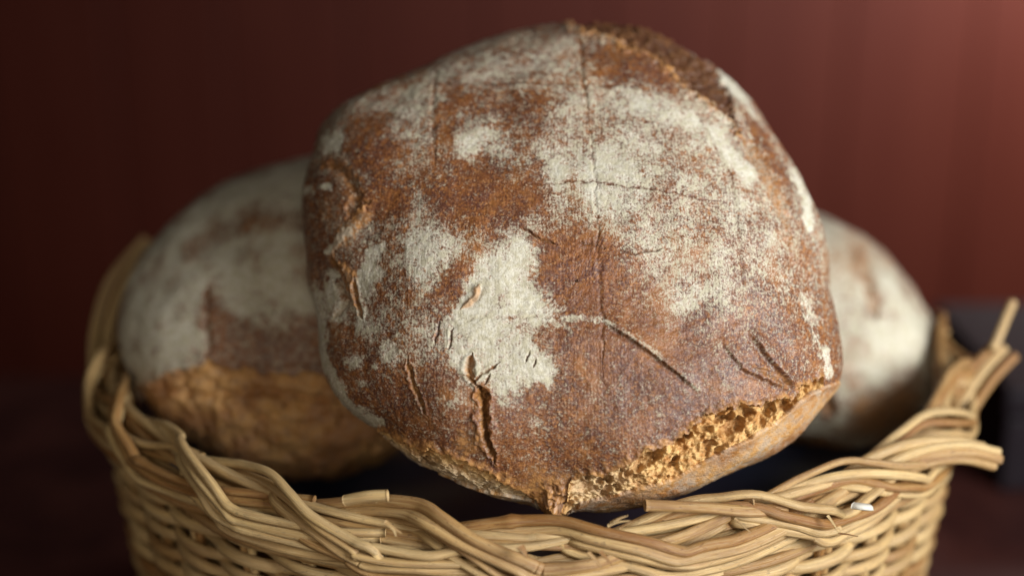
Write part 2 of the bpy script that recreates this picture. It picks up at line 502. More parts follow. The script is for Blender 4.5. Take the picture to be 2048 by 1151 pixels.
for r_, (ro_, ho_) in enumerate([(-0.0050, 0.0052), (-0.0030, 0.0005), (-0.0015, -0.0045), (0.0015, -0.0085)]):
    n = 430
    q_ = np.linspace(0, RIM.L, n, endpoint=False)
    rod('border_rod', RIM.at(q_, ro_ + 0.0012 * np.sin(q_ * 31 + r_), ho_ + 0.0016 * np.sin(q_ * 19 + 2 * r_) + lift(q_)), 0.0028, closed=True, seed=540 + r_, sides=9, oval=0.9)
# waling rods close under the border
for r_ in range(4):
    n = 430
    q_ = np.linspace(0, RIM.L, n, endpoint=False)
    c = np.cos(2 * math.pi * q_ / (3 * SSP) + 2 * math.pi * r_ / 3)
    hh = -0.0095 - 0.0046 * r_ + 0.0012 * np.sin(q_ * 23 + r_) + lift(q_)
    rod('weaver', RIM.at(q_, hh * TAPER * 0.5 + 0.001 + c * 0.0035, hh + 0.0010 * c), 0.0027, closed=True, seed=500 + r_, sides=9, oval=1.05)
# loose rods at the right side
def loose(name, pts, r, **kw): return rod(name, spline([place(*p) for p in pts], 40), r, **kw)
for k, (dx, dy) in enumerate([(0, 0), (4, 20), (-8, 38), (-30, -14)]):
    loose('loose_rod', [(1690 + dx, 985 + dy, .745), (1770 + dx, 930 + dy, .752), (1850 + dx, 898 + dy * .8, .757), (1930 + dx, 890 + dy * .7, .762), (1996 + dx, 903 + dy * .75, .772)], 0.0029, seed=60 + k, sides=12)
for k, (dx, dy) in enumerate([(0, 0), (22, 16), (-20, -6), (8, 26)]):
    loose('handle_rod', [(1880 + dx, 905 + dy, .835), (1915 + dx, 820 + dy, .845), (1962 + dx, 745 + dy, .858), (2008 + dx, 695 + dy, .868)], 0.0029, seed=70 + k, sides=12)
for k, (dx, dy) in enumerate([(0, 0), (24, 10), (50, 4)]):
    loose('handle_rod', [(184 + dx, 760 + dy, .88), (190 + dx, 660 + dy, .91), (222 + dx, 560 + dy, .94), (290 + dx * .6, 478 + dy, .97)], 0.0032, seed=90 + k, sides=12)
loose('loose_rod', [(1985, 700, .86), (1998, 670, .862), (2012, 635, .866), (2026, 603, .87)], 0.0027, seed=75, sides=12)
loose('loose_rod', [(1290, 1010, .690), (1400, 1014, .694), (1500, 1022, .700), (1570, 1016, .708)], 0.0031, seed=77, sides=12)
loose('loose_rod', [(690, 1000, .692), (735, 992, .688), (775, 990, .686)], 0.0028, seed=79, sides=12)
# splinters and frayed bits
def splinter(pts, r, mat=M_ROD, tip=0.35):
    p = spline([place(*q) for q in pts], 12)
    V, F, caps, al = rod_mesh(p, r * np.linspace(1, tip, 12), sides=5 if tip < 0.9 else 6, oval=0.5)
    mesh_obj('splinter', V, [list(map(int, f)) for f in F] + [list(map(int, c)) for c in caps], mat, basket, {'along': al}, origin=BO)
for q, r in [([(1470, 1036, .690), (1486, 1051, .688), (1502, 1064, .688)], .0010), ([(1655, 1030, .703), (1668, 1048, .701), (1678, 1066, .701)], .0011),
             ([(1678, 1066, .700), (1697, 1068, .699), (1716, 1072, .699)], .0009), ([(1222, 1046, .682), (1238, 1036, .681), (1256, 1030, .680)], .0020),
             ([(1216, 1050, .681), (1236, 1043, .680), (1262, 1040, .680)], .0016), ([(1240, 1054, .680), (1258, 1044, .679), (1278, 1038, .679)], .0012),
             ([(770, 1042, .675), (786, 1054, .674), (804, 1066, .674)], .0017), ([(778, 1050, .674), (788, 1060, .673), (792, 1072, .673)], .0011),
             ([(752, 1002, .689), (764, 992, .688), (774, 982, .688)], .0014), ([(726, 1000, .689), (732, 992, .689), (736, 982, .689)], .0011),
             ([(1176, 1104, .667), (1190, 1118, .666), (1203, 1134, .666)], .0018), ([(1200, 1102, .667), (1213, 1116, .666), (1224, 1130, .666)], .0015),
             ([(1040, 1092, .668), (1048, 1102, .667), (1054, 1114, .667)], .0026), ([(1505, 988, .70), (1507, 1000, .699), (1508, 1012, .699)], .0009)]:
    splinter(q, r)
sp = splinter([(1706, 1010, .708), (1722, 1012, .706), (1742, 1014, .707)], .0030, M_PITH, 1.0)

# dark liner in the basket
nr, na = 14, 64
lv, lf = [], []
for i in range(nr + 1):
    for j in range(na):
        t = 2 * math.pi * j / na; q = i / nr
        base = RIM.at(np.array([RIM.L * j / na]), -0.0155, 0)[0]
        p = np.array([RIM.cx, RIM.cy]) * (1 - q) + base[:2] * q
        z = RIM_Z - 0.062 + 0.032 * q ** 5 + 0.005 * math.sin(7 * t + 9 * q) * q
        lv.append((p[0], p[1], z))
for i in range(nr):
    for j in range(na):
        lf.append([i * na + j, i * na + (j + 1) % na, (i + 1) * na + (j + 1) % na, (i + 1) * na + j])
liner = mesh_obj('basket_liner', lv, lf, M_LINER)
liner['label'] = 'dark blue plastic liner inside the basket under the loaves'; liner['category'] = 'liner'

# ------------------------------------------------------------------ loaves
def loaf_base(outline, centre, D0, kt, Hf, Hb, nth, nf, nb, pw=2.5):
    """polar surface round an axis that points towards the front; returns points, angle from the axis"""
    vc = -(centre[1] - CY) / FPX * D0
    pts = []
    for (x, y) in outline:
        b = -(y - CY) / FPX
        # v = b*D, D = D0 + kt (v - vc)
        D = (D0 - kt * vc) / (1 - kt * b)
        pts.append(((x - CX) / FPX * D, b * D))
    pts = np.array(pts); c = np.array([(centre[0] - CX) / FPX * D0, vc])
    q = pts - c
    q = np.vstack([q, q[:1]])
    dense = np.vstack([q[i] + (q[i + 1] - q[i]) * np.linspace(0, 1, 40, endpoint=False)[:, None] for i in range(len(q) - 1)])
    an = np.arctan2(dense[:, 1], dense[:, 0]); ra = np.hypot(dense[:, 0], dense[:, 1])
    o = np.argsort(an); an, ra = an[o], ra[o]
    th = np.linspace(-math.pi, math.pi, nth, endpoint=False)
    r = np.interp(th, np.concatenate([an - 2 * math.pi, an, an + 2 * math.pi]), np.tile(ra, 3))
    kk = max(3, nth // 90); w = np.hanning(kk * 2 + 1); w /= w.sum()
    r = np.convolve(np.concatenate([r[-kk:], r, r[:kk]]), w, 'valid')
    ph = np.concatenate([np.linspace(0.004, math.pi / 2, nf, endpoint=False), np.linspace(math.pi / 2, math.pi - 0.01, nb)])
    rho = np.sin(ph)
    prof = np.sqrt(np.clip(1 - rho ** pw, 0, 1)) * np.sign(np.cos(ph))
    H = np.where(np.cos(ph) > 0, Hf, Hb)
    u = c[0] + rho[:, None] * r[None] * np.cos(th)[None]
    v = c[1] + rho[:, None] * r[None] * np.sin(th)[None]
    D = D0 + kt * (v - vc) - (prof * H)[:, None]
    P = ORG + FWD * D[..., None] + RGT * u[..., None] + UPV * v[..., None]
    return P, np.broadcast_to(ph[:, None], u.shape), u - c[0], v - c[1]

def normals(P):
    a = np.roll(P, -1, 1) - np.roll(P, 1, 1)
    b = np.gradient(P, axis=0)
    n = np.cross(b, a)
    n /= np.linalg.norm(n, axis=2)[..., None] + 1e-15
    c = P.reshape(-1, 3).mean(0)
    if np.mean(np.sum(n * (P - c), -1)) < 0: n = -n
    return n

def grid_faces(nr_, nc):
    i = np.arange(nr_ - 1)[:, None]; j = np.arange(nc)[None]
    j2 = (j + 1) % nc
    return np.stack([i * nc + j, i * nc + j2, (i + 1) * nc + j2, (i + 1) * nc + j], -1).reshape(-1, 4)

def split_parts(root, P, regions, spec):
    """one mesh per region of the loaf skin"""
    nr_, nc = P.shape[:2]
    V = P.reshape(-1, 3)
    F = grid_faces(nr_, nc)
    reg = regions.reshape(-1)
    fr = np.max(reg[F], axis=1)
    extra = {int(reg[0]): list(range(nc)), int(reg[-1]): list(range((nr_ - 1) * nc, nr_ * nc))}
    for rid, (name, mat, attrs) in spec.items():
        f = F[fr == rid]
        if rid == int(reg[0]):                  # close the front pole with a fan
            k = np.arange(nc); fan = np.stack([np.zeros(nc // 2, int), k[0:nc - 1:2][:nc // 2], k[1::2][:nc // 2], np.minimum(k[1::2] + 1, nc - 1)[:nc // 2]], -1)[1:-1]
            f = np.vstack([f, fan])
        used = np.unique(f); remap = np.full(len(V), -1); remap[used] = np.arange(len(used))
        mesh_obj(name, V[used], remap[f], mat, root, {k_: a.reshape(len(V), -1)[used].squeeze() for k_, a in attrs.items()}, origin=tuple(root.location))

# ---- the front loaf
OUT = [(628, 330), (640, 262), (690, 215), (780, 166), (880, 110), (1000, 69), (1100, 50), (1200, 42), (1280, 54), (1360, 90), (1430, 140), (1500, 208),
       (1560, 290), (1608, 368), (1645, 430), (1663, 520), (1672, 620), (1675, 720), (1664, 762), (1640, 800), (1600, 856), (1540, 905), (1450, 950), (1370, 990), (1290, 1016),
       (1200, 1022), (1100, 1008), (1000, 985), (900, 950), (830, 920), (785, 885), (748, 846), (700, 812), (660, 770), (640, 700), (634, 630), (618, 570), (611, 470), (622, 400)]
P0, PH, U, Vv = loaf_base(OUT, (1140, 560), 0.778, 0.36, 0.080, 0.058, 1300, 430, 70)
N0 = normals(P0)
X, Y = proj(P0.reshape(-1, 3)); X = X.reshape(PH.shape); Y = Y.reshape(PH.shape)
front = PH < math.radians(89)
Q = P0 - P0.reshape(-1, 3).mean(0)
nz = fbm(Q * 60, 3, 5); nz2 = fbm(Q * 60 + 40, 3, 15)
nf1 = fbm(Q * 300, 3, 25); nf2 = fbm(Q * 300 + 9, 3, 35)
WX = X + nz * 30 + nf1 * 20; WY = Y + nz2 * 30 + nf2 * 20     # uneven edges for flour and cracks

disp = fbm(Q * 16, 2, 50) * 0.0065 + fbm(Q * 45, 2, 60) * 0.0016 + nf1 * 0.00045
flour = np.zeros_like(X); tear = np.zeros_like(X); dark = np.zeros_like(X)
nf_lo = fbm(Q * 110 + 3, 3, 91)

def boxed(pts, m):
    a = np.array(pts)
    return (X > a[:, 0].min() - m) & (X < a[:, 0].max() + m) & (Y > a[:, 1].min() - m) & (Y < a[:, 1].max() + m) & (PH < math.radians(100))
def patch(pts, s, soft=16):
    m = boxed(pts, soft * 3 + 40)
    sd = poly_sd(WX[m], WY[m], pts)
    flour[m] = np.maximum(flour[m], s * sstep(-soft * 2.6, soft * 1.9, sd) * (0.95 + 0.55 * nf_lo[m]))
def blob(x, y, rx, ry, s, rot=0.0):
    m = boxed([(x - 2 * rx, y - 2 * max(rx, ry)), (x + 2 * max(rx, ry), y + 2 * max(rx, ry))], 30)
    c, n_ = math.cos(rot), math.sin(rot)
    kw = 0.3 if max(rx, ry) < 26 else 1.0
    dx, dy = X[m] + (WX[m] - X[m]) * kw - x, Y[m] + (WY[m] - Y[m]) * kw - y
    d = np.hypot((dx * c + dy * n_) / rx, (-dx * n_ + dy * c) / ry)
    flour[m] = np.maximum(flour[m], s * sstep(1.5, 0.4, d))
def streak(pts, w, s):
    m = boxed(pts, w * 3 + 30)
    d, _, _ = seg_dist(X[m] + nf1[m] * 10, Y[m] + nf2[m] * 10, pts)
    flour[m] = np.maximum(flour[m], s * sstep(w * 1.3, w * 0.3, d))

# thin haze of flour
flour += 0.27 + 0.20 * sstep(-0.25, 0.3, nz) * sstep(700, 400, Y) + 0.08 * sstep(1100, 1300, X) * sstep(700, 500, Y)
flour -= 0.06 * sstep(650, 850, Y)
patch([(880, 60), (1150, 50), (1290, 150), (1450, 220), (1560, 330), (1620, 450), (1600, 600), (1450, 640), (1300, 600), (1220, 500), (1120, 440), (1050, 330), (940, 330), (900, 240), (860, 330), (800, 350), (800, 240), (700, 220), (800, 150)], .56, 36)
patch([(1260, 250), (1420, 260), (1520, 400), (1560, 560), (1420, 620), (1330, 560), (1330, 440)], .50, 40)
patch([(860, 600), (960, 560), (1000, 640), (900, 760), (760, 700), (680, 620), (730, 560)], .50, 30)
patch([(1045, 470), (1075, 560), (1135, 600), (1120, 640), (1060, 655), (1068, 700), (1110, 735), (1102, 765), (1060, 752), (1000, 800), (985, 790), (960, 772), (935, 775), (905, 762), (900, 700), (880, 660), (920, 610), (950, 570), (975, 500)], 1.0, 12)
patch([(900, 765), (930, 785), (925, 830), (885, 820)], .55); patch([(1000, 795), (1040, 790), (1050, 822), (1010, 830)], .6)
patch([(830, 365), (850, 400), (845, 440), (900, 445), (932, 480), (925, 505), (880, 540), (880, 580), (840, 590), (800, 560), (815, 500), (825, 440), (810, 400)], .85)
patch([(740, 485), (772, 490), (772, 540), (745, 580), (725, 605), (720, 560)], 1.0, 9)
patch([(770, 490), (830, 485), (840, 540), (790, 560)], .66)
patch([(770, 560), (860, 560), (880, 600), (800, 620)], .5)
patch([(690, 575), (722, 618), (755, 640), (750, 682), (720, 685), (700, 660)], .85)
patch([(640, 540), (668, 560), (684, 600), (675, 630), (645, 642), (630, 590)], .95, 9)
blob(780, 702, 32, 24, .72); blob(705, 722, 22, 18, .75); blob(725, 767, 13, 10, .7); blob(850, 640, 26, 18, .45); blob(1075, 845, 22, 14, .5)
patch([(1090, 280), (1140, 270), (1180, 290), (1230, 250), (1330, 270), (1330, 330), (1270, 340), (1300, 380), (1290, 440), (1200, 440), (1130, 380), (1060, 400), (1080, 340)], .86, 22)
patch([(1130, 370), (1215, 385), (1130, 430), (1050, 480), (1000, 530), (955, 525), (1000, 470), (1060, 410)], .74, 18)
patch([(1200, 180), (1290, 152), (1370, 190), (1440, 230), (1490, 290), (1522, 360), (1510, 392), (1460, 360), (1400, 295), (1330, 265), (1240, 255), (1200, 222)], .80, 18)
patch([(1380, 245), (1440, 235), (1500, 310), (1516, 372), (1480, 352), (1420, 292)], 1.05, 14)
patch([(925, 240), (990, 225), (1004, 272), (960, 312), (920, 322), (915, 280)], .78)
patch([(880, 150), (1000, 105), (1150, 88), (1152, 150), (1000, 158), (880, 172)], .74, 22)
patch([(690, 212), (790, 170), (872, 138), (862, 170), (846, 250), (832, 310), (800, 345), (812, 250), (780, 208), (700, 234)], .66, 14)
patch([(645, 275), (690, 258), (697, 280), (665, 312), (645, 308)], .95, 8)
blob(632, 386, 13, 11, .95); blob(662, 381, 12, 9, .95); blob(650, 350, 14, 8, .5)
streak([(655, 502), (700, 460)], 11, .95)
patch([(1190, 440), (1300, 420), (1440, 440), (1480, 520), (1400, 560), (1280, 540)], .44, 30)
blob(1390, 590, 62, 32, .72, -0.3); blob(1512, 492, 30, 42, .56); blob(1360, 492, 52, 26, .52); blob(1450, 420, 40, 30, .5); blob(1400, 400, 60, 30, .55)
patch([(1615, 552), (1640, 560), (1647, 620), (1642, 702), (1625, 640)], .72, 9)
streak([(1438, 148), (1520, 240), (1580, 340), (1618, 400), (1624, 452)], 12, 1.05)
streak([(1475, 225), (1520, 320)], 10, .6)
streak([(630, 590), (640, 650), (648, 720), (690, 800), (760, 845)], 15, .85)
streak([(1650, 700), (1655, 750)], 10, .8)
streak([(1205, 640), (1260, 668), (1325, 716)], 7, 1.0); streak([(1325, 716), (1400, 780)], 4, .55)
streak([(1100, 632), (1200, 634)], 8, .8); streak([(1105, 650), (1160, 655)], 8, .55); streak([(1195, 440), (1202, 600)], 6, .5)
blob(1280, 735, 12, 8, .5); blob(1020, 410, 8, 8, .8)
patch([(1000, 480), (1040, 500), (1020, 560), (980, 560)], .95)

def bare(x, y, rx, ry, s, rot=0.0):
    c, n_ = math.cos(rot), math.sin(rot)
    dx, dy = WX - x, WY - y
    d = np.hypot((dx * c + dy * n_) / rx, (-dx * n_ + dy * c) / ry)
    flour[:] = flour * (1 - s * sstep(1.35, 0.55, d) * (PH < 1.7))
bare(975, 385, 140, 62, .74, .15); bare(1265, 128, 110, 38, .7, .25); bare(1010, 200, 110, 32, .5); bare(1150, 540, 85, 85, .74); bare(1240, 560, 70, 60, .4); bare(895, 240, 26, 80, .5, .2)
bare(745, 300, 50, 60, .6); bare(770, 400, 50, 36, .75); bare(1050, 245, 50, 40, .45); bare(1250, 700, 130, 70, .55); bare(905, 570, 26, 40, .6); bare(1545, 300, 18, 120, .6, -.5)
# cracks and folds
def crack(pts, w, depth, t=0.0, dk=0.0, jag=9, taper=True):
    m = boxed(pts, w * 4 + 30)
    d, sd, fr = seg_dist(X[m] + nf1[m] * jag, Y[m] + nf2[m] * jag, pts)
    ww = w * (np.clip(np.minimum(fr, 1 - fr) * 5, 0.25, 1) if taper else 1.0)
    g = np.exp(-(d / ww) ** 2)
    disp[m] -= depth * g
    disp[m] += depth * 0.14 * np.exp(-((d - ww * 2.4) / (ww * 1.2)) ** 2)
    tear[m] = np.maximum(tear[m], t * sstep(ww * 2.3, ww * 0.9, d))
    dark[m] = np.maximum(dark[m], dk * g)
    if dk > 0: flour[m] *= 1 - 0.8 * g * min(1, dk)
def fold(pts, w, hgt, shadow_side=1):
    """a lip: raised on one side of the line, stepping down on the other"""
    m = boxed(pts, w * 5 + 20)
    d, sd, fr = seg_dist(X[m] + nf1[m] * 4, Y[m] + nf2[m] * 4, pts)
    e = np.clip(np.minimum(fr, 1 - fr) * 6, 0, 1)
    x = sd * shadow_side
    disp[m] += hgt * e * np.exp(-(np.minimum(x, 0) / (w * 2.2)) ** 2) * np.where(x < 0, 1, 0) * np.exp(-(np.maximum(d - w * 3, 0) / w) ** 2)
    disp[m] += hgt * e * np.where(x >= 0, np.exp(-(d / (w * 0.35)) ** 2), 0)
    disp[m] -= 0.5 * hgt * e * np.exp(-((x - w * 1.1) / (w * 0.8)) ** 2) * np.exp(-(np.maximum(d - w * 3, 0) / w) ** 2)
    dark[m] = np.maximum(dark[m], 0.5 * e * np.exp(-((x - w * 0.8) / (w * 0.7)) ** 2) * (d < w * 3))  # shade beside the lip, painted into the crust colour
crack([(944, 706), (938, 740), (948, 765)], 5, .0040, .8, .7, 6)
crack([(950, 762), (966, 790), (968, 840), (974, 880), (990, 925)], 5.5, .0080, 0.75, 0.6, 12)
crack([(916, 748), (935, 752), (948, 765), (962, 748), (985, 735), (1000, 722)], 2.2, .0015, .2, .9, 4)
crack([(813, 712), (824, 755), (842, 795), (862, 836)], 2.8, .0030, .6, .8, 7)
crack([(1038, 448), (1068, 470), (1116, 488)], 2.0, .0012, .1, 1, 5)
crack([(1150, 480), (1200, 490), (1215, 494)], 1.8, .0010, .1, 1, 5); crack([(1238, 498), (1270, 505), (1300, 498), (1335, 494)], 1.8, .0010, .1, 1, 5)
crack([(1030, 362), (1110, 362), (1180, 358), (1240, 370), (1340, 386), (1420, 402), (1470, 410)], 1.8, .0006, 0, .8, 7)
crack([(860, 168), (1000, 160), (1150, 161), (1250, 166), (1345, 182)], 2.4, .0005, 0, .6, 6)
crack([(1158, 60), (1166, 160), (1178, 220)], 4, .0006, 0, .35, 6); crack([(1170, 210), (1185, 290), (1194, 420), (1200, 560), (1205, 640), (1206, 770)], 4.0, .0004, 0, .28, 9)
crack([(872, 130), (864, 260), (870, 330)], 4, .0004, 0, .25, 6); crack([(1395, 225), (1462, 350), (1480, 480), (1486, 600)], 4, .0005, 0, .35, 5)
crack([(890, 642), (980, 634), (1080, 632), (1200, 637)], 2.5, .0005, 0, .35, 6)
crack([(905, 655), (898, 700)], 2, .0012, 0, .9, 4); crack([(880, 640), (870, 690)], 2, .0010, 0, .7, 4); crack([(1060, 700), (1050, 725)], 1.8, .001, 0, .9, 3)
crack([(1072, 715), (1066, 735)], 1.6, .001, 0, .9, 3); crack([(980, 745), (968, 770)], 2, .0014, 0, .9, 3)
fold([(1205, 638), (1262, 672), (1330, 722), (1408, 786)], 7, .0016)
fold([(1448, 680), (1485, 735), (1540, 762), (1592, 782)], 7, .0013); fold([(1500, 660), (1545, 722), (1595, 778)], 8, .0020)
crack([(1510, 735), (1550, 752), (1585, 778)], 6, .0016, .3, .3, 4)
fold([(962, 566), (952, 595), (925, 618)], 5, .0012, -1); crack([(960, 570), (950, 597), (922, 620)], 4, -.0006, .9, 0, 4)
# left side: bulge, groove and torn ridge
m = boxed([(600, 320), (720, 490)], 60)
disp[m] += 0.0042 * np.exp(-(((X[m] - 655) / 52) ** 2 + ((Y[m] - 400) / 68) ** 2))
crack([(636, 326), (690, 342), (716, 378), (714, 405), (696, 440)], 8, .0020, .30, .25, 10)
crack([(738, 408), (722, 436), (690, 470), (660, 505)], 9, -.0010, .55, 0, 14); crack([(660, 505), (690, 545), (706, 590), (714, 622)], 8, -.0010, .55, 0, 14)
crack([(652, 506), (670, 528), (684, 545)], 3.5, .0030, .6, .9, 5); crack([(702, 552), (708, 585), (716, 618), (722, 640)], 3, .0030, .6, .9, 5)
crack([(724, 408), (746, 404)], 3, .0016, .4, 1, 4)
crack([(660, 560), (690, 600), (664, 640)], 5, .0018, .3, .2, 6)
m = boxed([(610, 325), (760, 500)], 40)
tear[m] = np.maximum(tear[m], 0.6 * sstep(75, 25, np.hypot(X[m] - 668, (Y[m] - 400) * .8)) * sstep(-.3, .35, nz[m]))
# burst seam at the top right
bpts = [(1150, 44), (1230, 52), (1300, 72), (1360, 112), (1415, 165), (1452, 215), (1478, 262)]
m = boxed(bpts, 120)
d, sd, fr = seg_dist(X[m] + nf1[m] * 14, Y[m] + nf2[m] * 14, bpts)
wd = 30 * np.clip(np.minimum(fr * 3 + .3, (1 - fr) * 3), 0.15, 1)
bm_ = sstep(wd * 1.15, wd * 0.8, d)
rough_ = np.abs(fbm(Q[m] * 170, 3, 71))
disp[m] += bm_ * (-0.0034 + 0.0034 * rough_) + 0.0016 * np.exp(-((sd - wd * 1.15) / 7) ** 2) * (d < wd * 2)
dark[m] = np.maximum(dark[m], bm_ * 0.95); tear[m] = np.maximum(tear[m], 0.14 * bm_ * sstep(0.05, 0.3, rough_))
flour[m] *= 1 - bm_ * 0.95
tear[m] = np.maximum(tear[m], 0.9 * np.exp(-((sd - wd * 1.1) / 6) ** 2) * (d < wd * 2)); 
# folds beyond the seam on the right side
crack([(1480, 260), (1540, 360), (1590, 470)], 9, .0018, .45, .1, 6); crack([(1500, 290), (1560, 400), (1600, 520)], 6, -.0010, .3, 0, 6)

# torn lower edge
EDGE = np.array([(560, 900), (640, 880), (700, 858), (750, 850), (790, 868), (830, 884), (880, 895), (930, 917), (958, 930), (1000, 948), (1040, 970), (1075, 990), (1098, 1020), (1124, 1022), (1136, 985),
                 (1143, 962), (1200, 950), (1240, 938), (1268, 915), (1290, 898), (1330, 892), (1345, 878), (1365, 870), (1395, 845), (1408, 826), (1440, 818), (1480, 806), (1510, 812),
                 (1530, 800), (1560, 795), (1580, 800), (1604, 770), (1625, 765), (1640, 752), (1690, 742)], float)
LOW = np.array([(560, 905), (750, 868), (800, 908), (850, 934), (950, 966), (1050, 992), (1105, 1012), (1130, 1014), (1160, 1002), (1210, 999), (1290, 976), (1350, 952), (1400, 924), (1450, 895),
                (1500, 870), (1550, 842), (1590, 812), (1620, 782), (1690, 750)], float)
xe = X + nf1 * 12
ye = np.interp(xe, EDGE[:, 0], EDGE[:, 1]) + nf2 * 12
yl = np.interp(X, LOW[:, 0], LOW[:, 1]) + nz * 10
lower_half = (Vv < -0.01)
crumb = front & (Y > ye) & (Y < yl) & lower_half & (X > 740) & (X < 1645)
bottom = (lower_half & (Y >= np.maximum(ye, yl)) & (PH > math.radians(40))) | (PH > math.radians(97)) | (lower_half & (PH >= math.radians(89)) & (X > 740))
reg = np.zeros(X.shape, int); reg[crumb] = 1; reg[bottom & ~crumb] = 2
# lip of the crust, recess of the crumb
de = Y - ye
near = front & lower_half & (X > 760) & (X < 1645)
lipg = np.where(near & (de <= 0), np.exp(-(de / 9) ** 2), 0)
disp += 0.0014 * lipg
tear = np.maximum(tear, np.where(near & (de <= 0), sstep(-16, -1, de + nf1 * 14), 0) * 0.9)
flour *= 1 - 0.6 * lipg
right = sstep(1130, 1180, X)
pale = np.zeros_like(X); pit = np.zeros_like(X)
mc = crumb
tt = np.clip((Y[mc] - ye[mc]) / np.maximum(yl[mc] - ye[mc], 4), 0, 1)
rec = (0.0085 * right[mc] + 0.0026) * (1 - tt) ** 0.8 + 0.0010
rec = rec * sstep(0, 5, Y[mc] - ye[mc])
prng = np.random.default_rng(3)
hole = np.zeros(mc.sum()); xm, ym = X[mc] + nf1[mc] * 8, Y[mc] + nf2[mc] * 8
for k in range(170):
    cx_ = prng.uniform(770, 1640)
    lo_, hi_ = np.interp(cx_, EDGE[:, 0], EDGE[:, 1]), np.interp(cx_, LOW[:, 0], LOW[:, 1])
    if hi_ - lo_ < 6: continue
    cy_ = prng.uniform(lo_ + 2, hi_ - 2)
    r_ = min(2.0 + prng.exponential(4.2), 18) * (1.0 if cx_ > 1130 else 0.7)
    a_ = prng.uniform(-0.9, -0.1); e_ = prng.uniform(0.5, 0.85)
    near_ = (np.abs(xm - cx_) < r_ * 2) & (np.abs(ym - cy_) < r_ * 2)
    dx, dy = xm[near_] - cx_, ym[near_] - cy_
    dd = np.hypot((dx * math.cos(a_) + dy * math.sin(a_)) / r_, (-dx * math.sin(a_) + dy * math.cos(a_)) / (r_ * e_))
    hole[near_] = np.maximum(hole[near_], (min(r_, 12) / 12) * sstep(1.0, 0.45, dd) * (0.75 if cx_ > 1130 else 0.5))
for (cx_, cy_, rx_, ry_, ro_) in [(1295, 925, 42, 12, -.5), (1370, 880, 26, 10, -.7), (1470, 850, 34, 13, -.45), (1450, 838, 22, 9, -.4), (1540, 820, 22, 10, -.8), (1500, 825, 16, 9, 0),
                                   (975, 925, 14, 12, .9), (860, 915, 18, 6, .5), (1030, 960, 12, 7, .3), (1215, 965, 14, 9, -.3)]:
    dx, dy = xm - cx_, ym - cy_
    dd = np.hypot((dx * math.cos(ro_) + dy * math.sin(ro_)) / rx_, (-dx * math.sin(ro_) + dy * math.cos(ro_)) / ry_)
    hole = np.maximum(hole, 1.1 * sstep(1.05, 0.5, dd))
back = np.zeros_like(X)
back[mc] = rec * 0.75 + hole * 0.0075 - (fbm(Q[mc] * 230, 4, 81, 0.55) + 0.1) * 0.0050
disp[mc] -= 0.0006
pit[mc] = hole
pale[mc] = np.clip(sstep(1150, 1000, X[mc]) * 0.75 * sstep(0.15, 0.7, tt) + sstep(1130, 1150, X[mc]) * sstep(1320, 1200, X[mc]) * 0.5, 0, 1)
mb = reg == 2
disp[mb] += 0.0010 * np.exp(-((Y[mb] - yl[mb]) / 10) ** 2)
# hanging flake at the bottom tip
m = boxed([(1085, 960), (1140, 1025)], 30)
tipn = fbm(Q[m] * 380, 3, 95)
disp[m] += (0.0050 + 0.0075 * tipn) * np.exp(-(((X[m] - 1112) / 28) ** 2 + ((Y[m] - 1000) / 26) ** 2))
tear[m] = np.maximum(tear[m], np.exp(-(((X[m] - 1112) / 34) ** 2 + ((Y[m] - 990) / 34) ** 2)))
tear = np.maximum(tear, 0.85 * sstep(1.2, .3, np.hypot((WX - 1065) / 95, (WY - 975) / 40)) * (PH < 1.6))
tear = np.maximum(tear, 0.6 * sstep(1.2, .3, np.hypot((WX - 900) / 130, (WY - 890) / 28)) * (PH < 1.6) * sstep(-.3, .2, nz2))
tear = np.clip(tear, 0, 1); flour = np.clip(flour, 0, 1.1)
lowflour = np.where(X < 1150, 0.6, 0.22 + 0.5 * np.clip(nz + .1, 0, 1)) + 0 * X
P1 = P0 + N0 * disp[..., None] + FWD * back[..., None]
weave_a = sstep(620, 480, np.hypot((X - 1180) * 1.1, Y - 420)) * (0.5 + 0.5 * sstep(-.2, .2, nz2))
coord = np.stack([U, Vv, PH * 0.05], -1)
loaf_a = thing('bread_loaf', place(1140, 1000, 0.78), 'largest loaf, brown cracked crust with flour patches and torn lower edge, leaning at the front', 'bread', 'round loaves in the basket')
common = {'flour': flour, 'tear': tear, 'dark': dark, 'weave': weave_a, 'coord': coord}
split_parts(loaf_a, P1, reg, {0: ('top_crust', M_CRUST, common), 1: ('crumb', M_CRUMB, {'pale': pale, 'pit': pit, 'coord': coord}),
                              2: ('lower_crust', M_LOWER, {'flour': lowflour, 'coord': coord})})

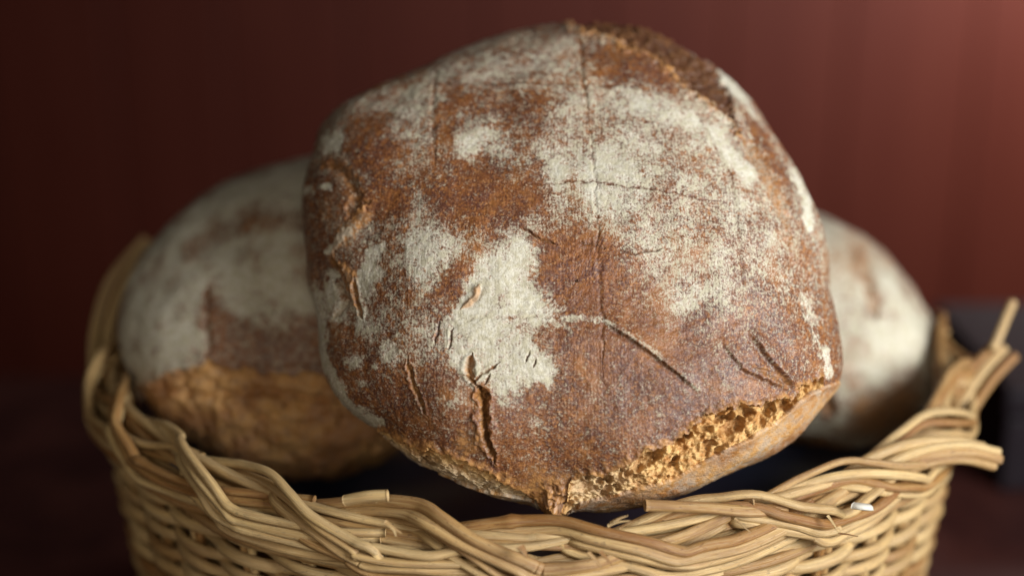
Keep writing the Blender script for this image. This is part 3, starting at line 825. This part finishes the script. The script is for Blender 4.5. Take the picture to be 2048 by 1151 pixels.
# ---- the two loaves behind
def back_loaf(outline, centre, D0, kt, Hf, Hb, edge, label, feats, seed):
    global X, Y, PH, WX, WY, nf_lo, nf1, nf2, flour, tear, dark, disp
    P, PH, u, v = loaf_base(outline, centre, D0, kt, Hf, Hb, 420, 150, 40, 2.3)
    N = normals(P)
    X, Y = proj(P.reshape(-1, 3)); X = X.reshape(PH.shape); Y = Y.reshape(PH.shape)
    q = P - P.reshape(-1, 3).mean(0)
    a, b = fbm(q * 50, 3, seed), fbm(q * 50 + 30, 3, seed + 9)
    nf1, nf2 = fbm(q * 240, 2, seed + 20), fbm(q * 240 + 9, 2, seed + 30)
    WX, WY = X + a * 30 + nf1 * 10, Y + b * 30 + nf2 * 10
    disp = fbm(q * 16, 2, seed + 40) * 0.006 + fbm(q * 60, 2, seed + 50) * 0.0012
    flour, tear, dark = np.zeros_like(X), np.zeros_like(X), np.zeros_like(X)
    nf_lo = fbm(q * 90 + 3, 3, seed + 60)
    feats(a)
    e = np.array(edge, float)
    ye = np.interp(X, e[:, 0], e[:, 1]) + nf2 * 14 + a * 10
    low = (Y > ye) | (PH > math.radians(100))
    disp -= np.where(PH < math.radians(95), 0.0028 * sstep(-2, 8, Y - ye) * np.exp(-np.maximum(Y - ye, 0) / 30), 0)
    disp += 0.0012 * np.exp(-((Y - ye + 6) / 8) ** 2) + np.where(low & (PH < 1.7), 1, 0) * (fbm(q * 90, 3, seed + 70) * 0.0038 - np.clip(fbm(q * 130, 3, seed + 75) - .16, 0, 1) * 0.012)
    root = thing('bread_loaf', place(centre[0], max(y for _, y in outline), D0), label, 'bread', 'round loaves in the basket')
    co = np.stack([u, v, PH * 0.05], -1)
    split_parts(root, P + N * disp[..., None], low.astype(int), {
        0: ('top_crust', M_CRUST2, {'flour': np.clip(flour, 0, 1), 'tear': np.clip(tear, 0, 1), 'dark': dark, 'weave': np.ones_like(X) * .4, 'coord': co}),
        1: ('lower_crust', M_LOWER, {'flour': 0.08 + 0 * X, 'coord': co})})

def feats_left(a):
    global flour
    flour += 0.30
    patch([(230, 700), (240, 600), (300, 480), (420, 370), (620, 290), (760, 300), (700, 380), (600, 420), (640, 480), (620, 560), (640, 610), (560, 640), (480, 620), (440, 570), (415, 610), (416, 735), (340, 745), (280, 780)], .92, 16)
    patch([(400, 520), (500, 490), (600, 510), (600, 590), (520, 640), (470, 610), (430, 560)], 1.0, 14)
    flour *= 1 - 0.45 * sstep(40, 10, seg_dist(X, Y, [(380, 500), (480, 440), (600, 440)])[0])
    crack([(418, 560), (416, 640), (420, 730)], 5, .0016, 0, .4, 8)
    crack([(290, 775), (420, 790), (520, 780), (640, 800), (760, 800)], 8, .0045, .3, .6, 8)
back_loaf([(246, 665), (250, 612), (270, 560), (300, 505), (350, 442), (410, 392), (480, 350), (560, 320), (640, 303), (740, 312), (830, 352), (900, 420), (930, 520), (940, 640), (925, 760), (870, 850),
           (800, 905), (720, 945), (640, 962), (520, 950), (440, 912), (370, 868), (315, 822), (278, 772), (254, 720)], (590, 620), 0.897, 0.30, 0.080, 0.08,
          [(200, 800), (290, 772), (360, 742), (420, 722), (520, 745), (640, 752), (760, 770), (950, 770)],
          'left loaf with pale floured dome and orange brown underside, half hidden behind the front loaf', feats_left, 200)

def feats_right(a):
    global flour
    flour += 0.55
    patch([(1600, 400), (1720, 450), (1860, 640), (1880, 800), (1800, 760), (1740, 780), (1690, 860), (1600, 890), (1500, 800), (1500, 500)], .95, 30)
    patch([(1830, 790), (1880, 760), (1880, 850), (1830, 860)], 1.0, 14)
    flour *= 1 - 0.35 * sstep(26, 6, seg_dist(WX, WY, [(1722, 520), (1735, 570), (1752, 620)])[0])
    t_ = sstep(1.4, .3, np.hypot((WX - 1775) / 85, (WY - 825) / 55)) + 0.6 * sstep(1.4, .3, np.hypot((WX - 1700) / 60, (WY - 520) / 60)) + 0.5 * sstep(1.3, .4, np.hypot((WX - 1700) / 40, (WY - 720) / 60))
    flour *= 1 - 0.42 * np.clip(t_, 0, 1)
    tear[:] = np.maximum(tear, 0.55 * np.clip(t_, 0, 1))
    flour *= 1 - 0.6 * sstep(1.3, .4, np.hypot((X - 1655) / 24, (Y - 810) / 30))
    crack([(1722, 510), (1738, 570), (1755, 640)], 9, .0022, .3, .1, 8)
    crack([(1640, 780), (1665, 830)], 10, .003, .4, .1, 8)
back_loaf([(1880, 790), (1877, 720), (1855, 640), (1820, 570), (1768, 510), (1702, 460), (1640, 428), (1560, 412), (1480, 440), (1430, 520), (1410, 620), (1420, 740), (1460, 830), (1530, 880), (1600, 900),
           (1700, 922), (1780, 908), (1846, 858)], (1640, 660), 0.955, 0.25, 0.075, 0.075, [(1400, 870), (1600, 872), (1700, 892), (1800, 888), (1900, 850)],
          'right loaf almost white with flour, peeping out behind the right of the front loaf', feats_right, 300)
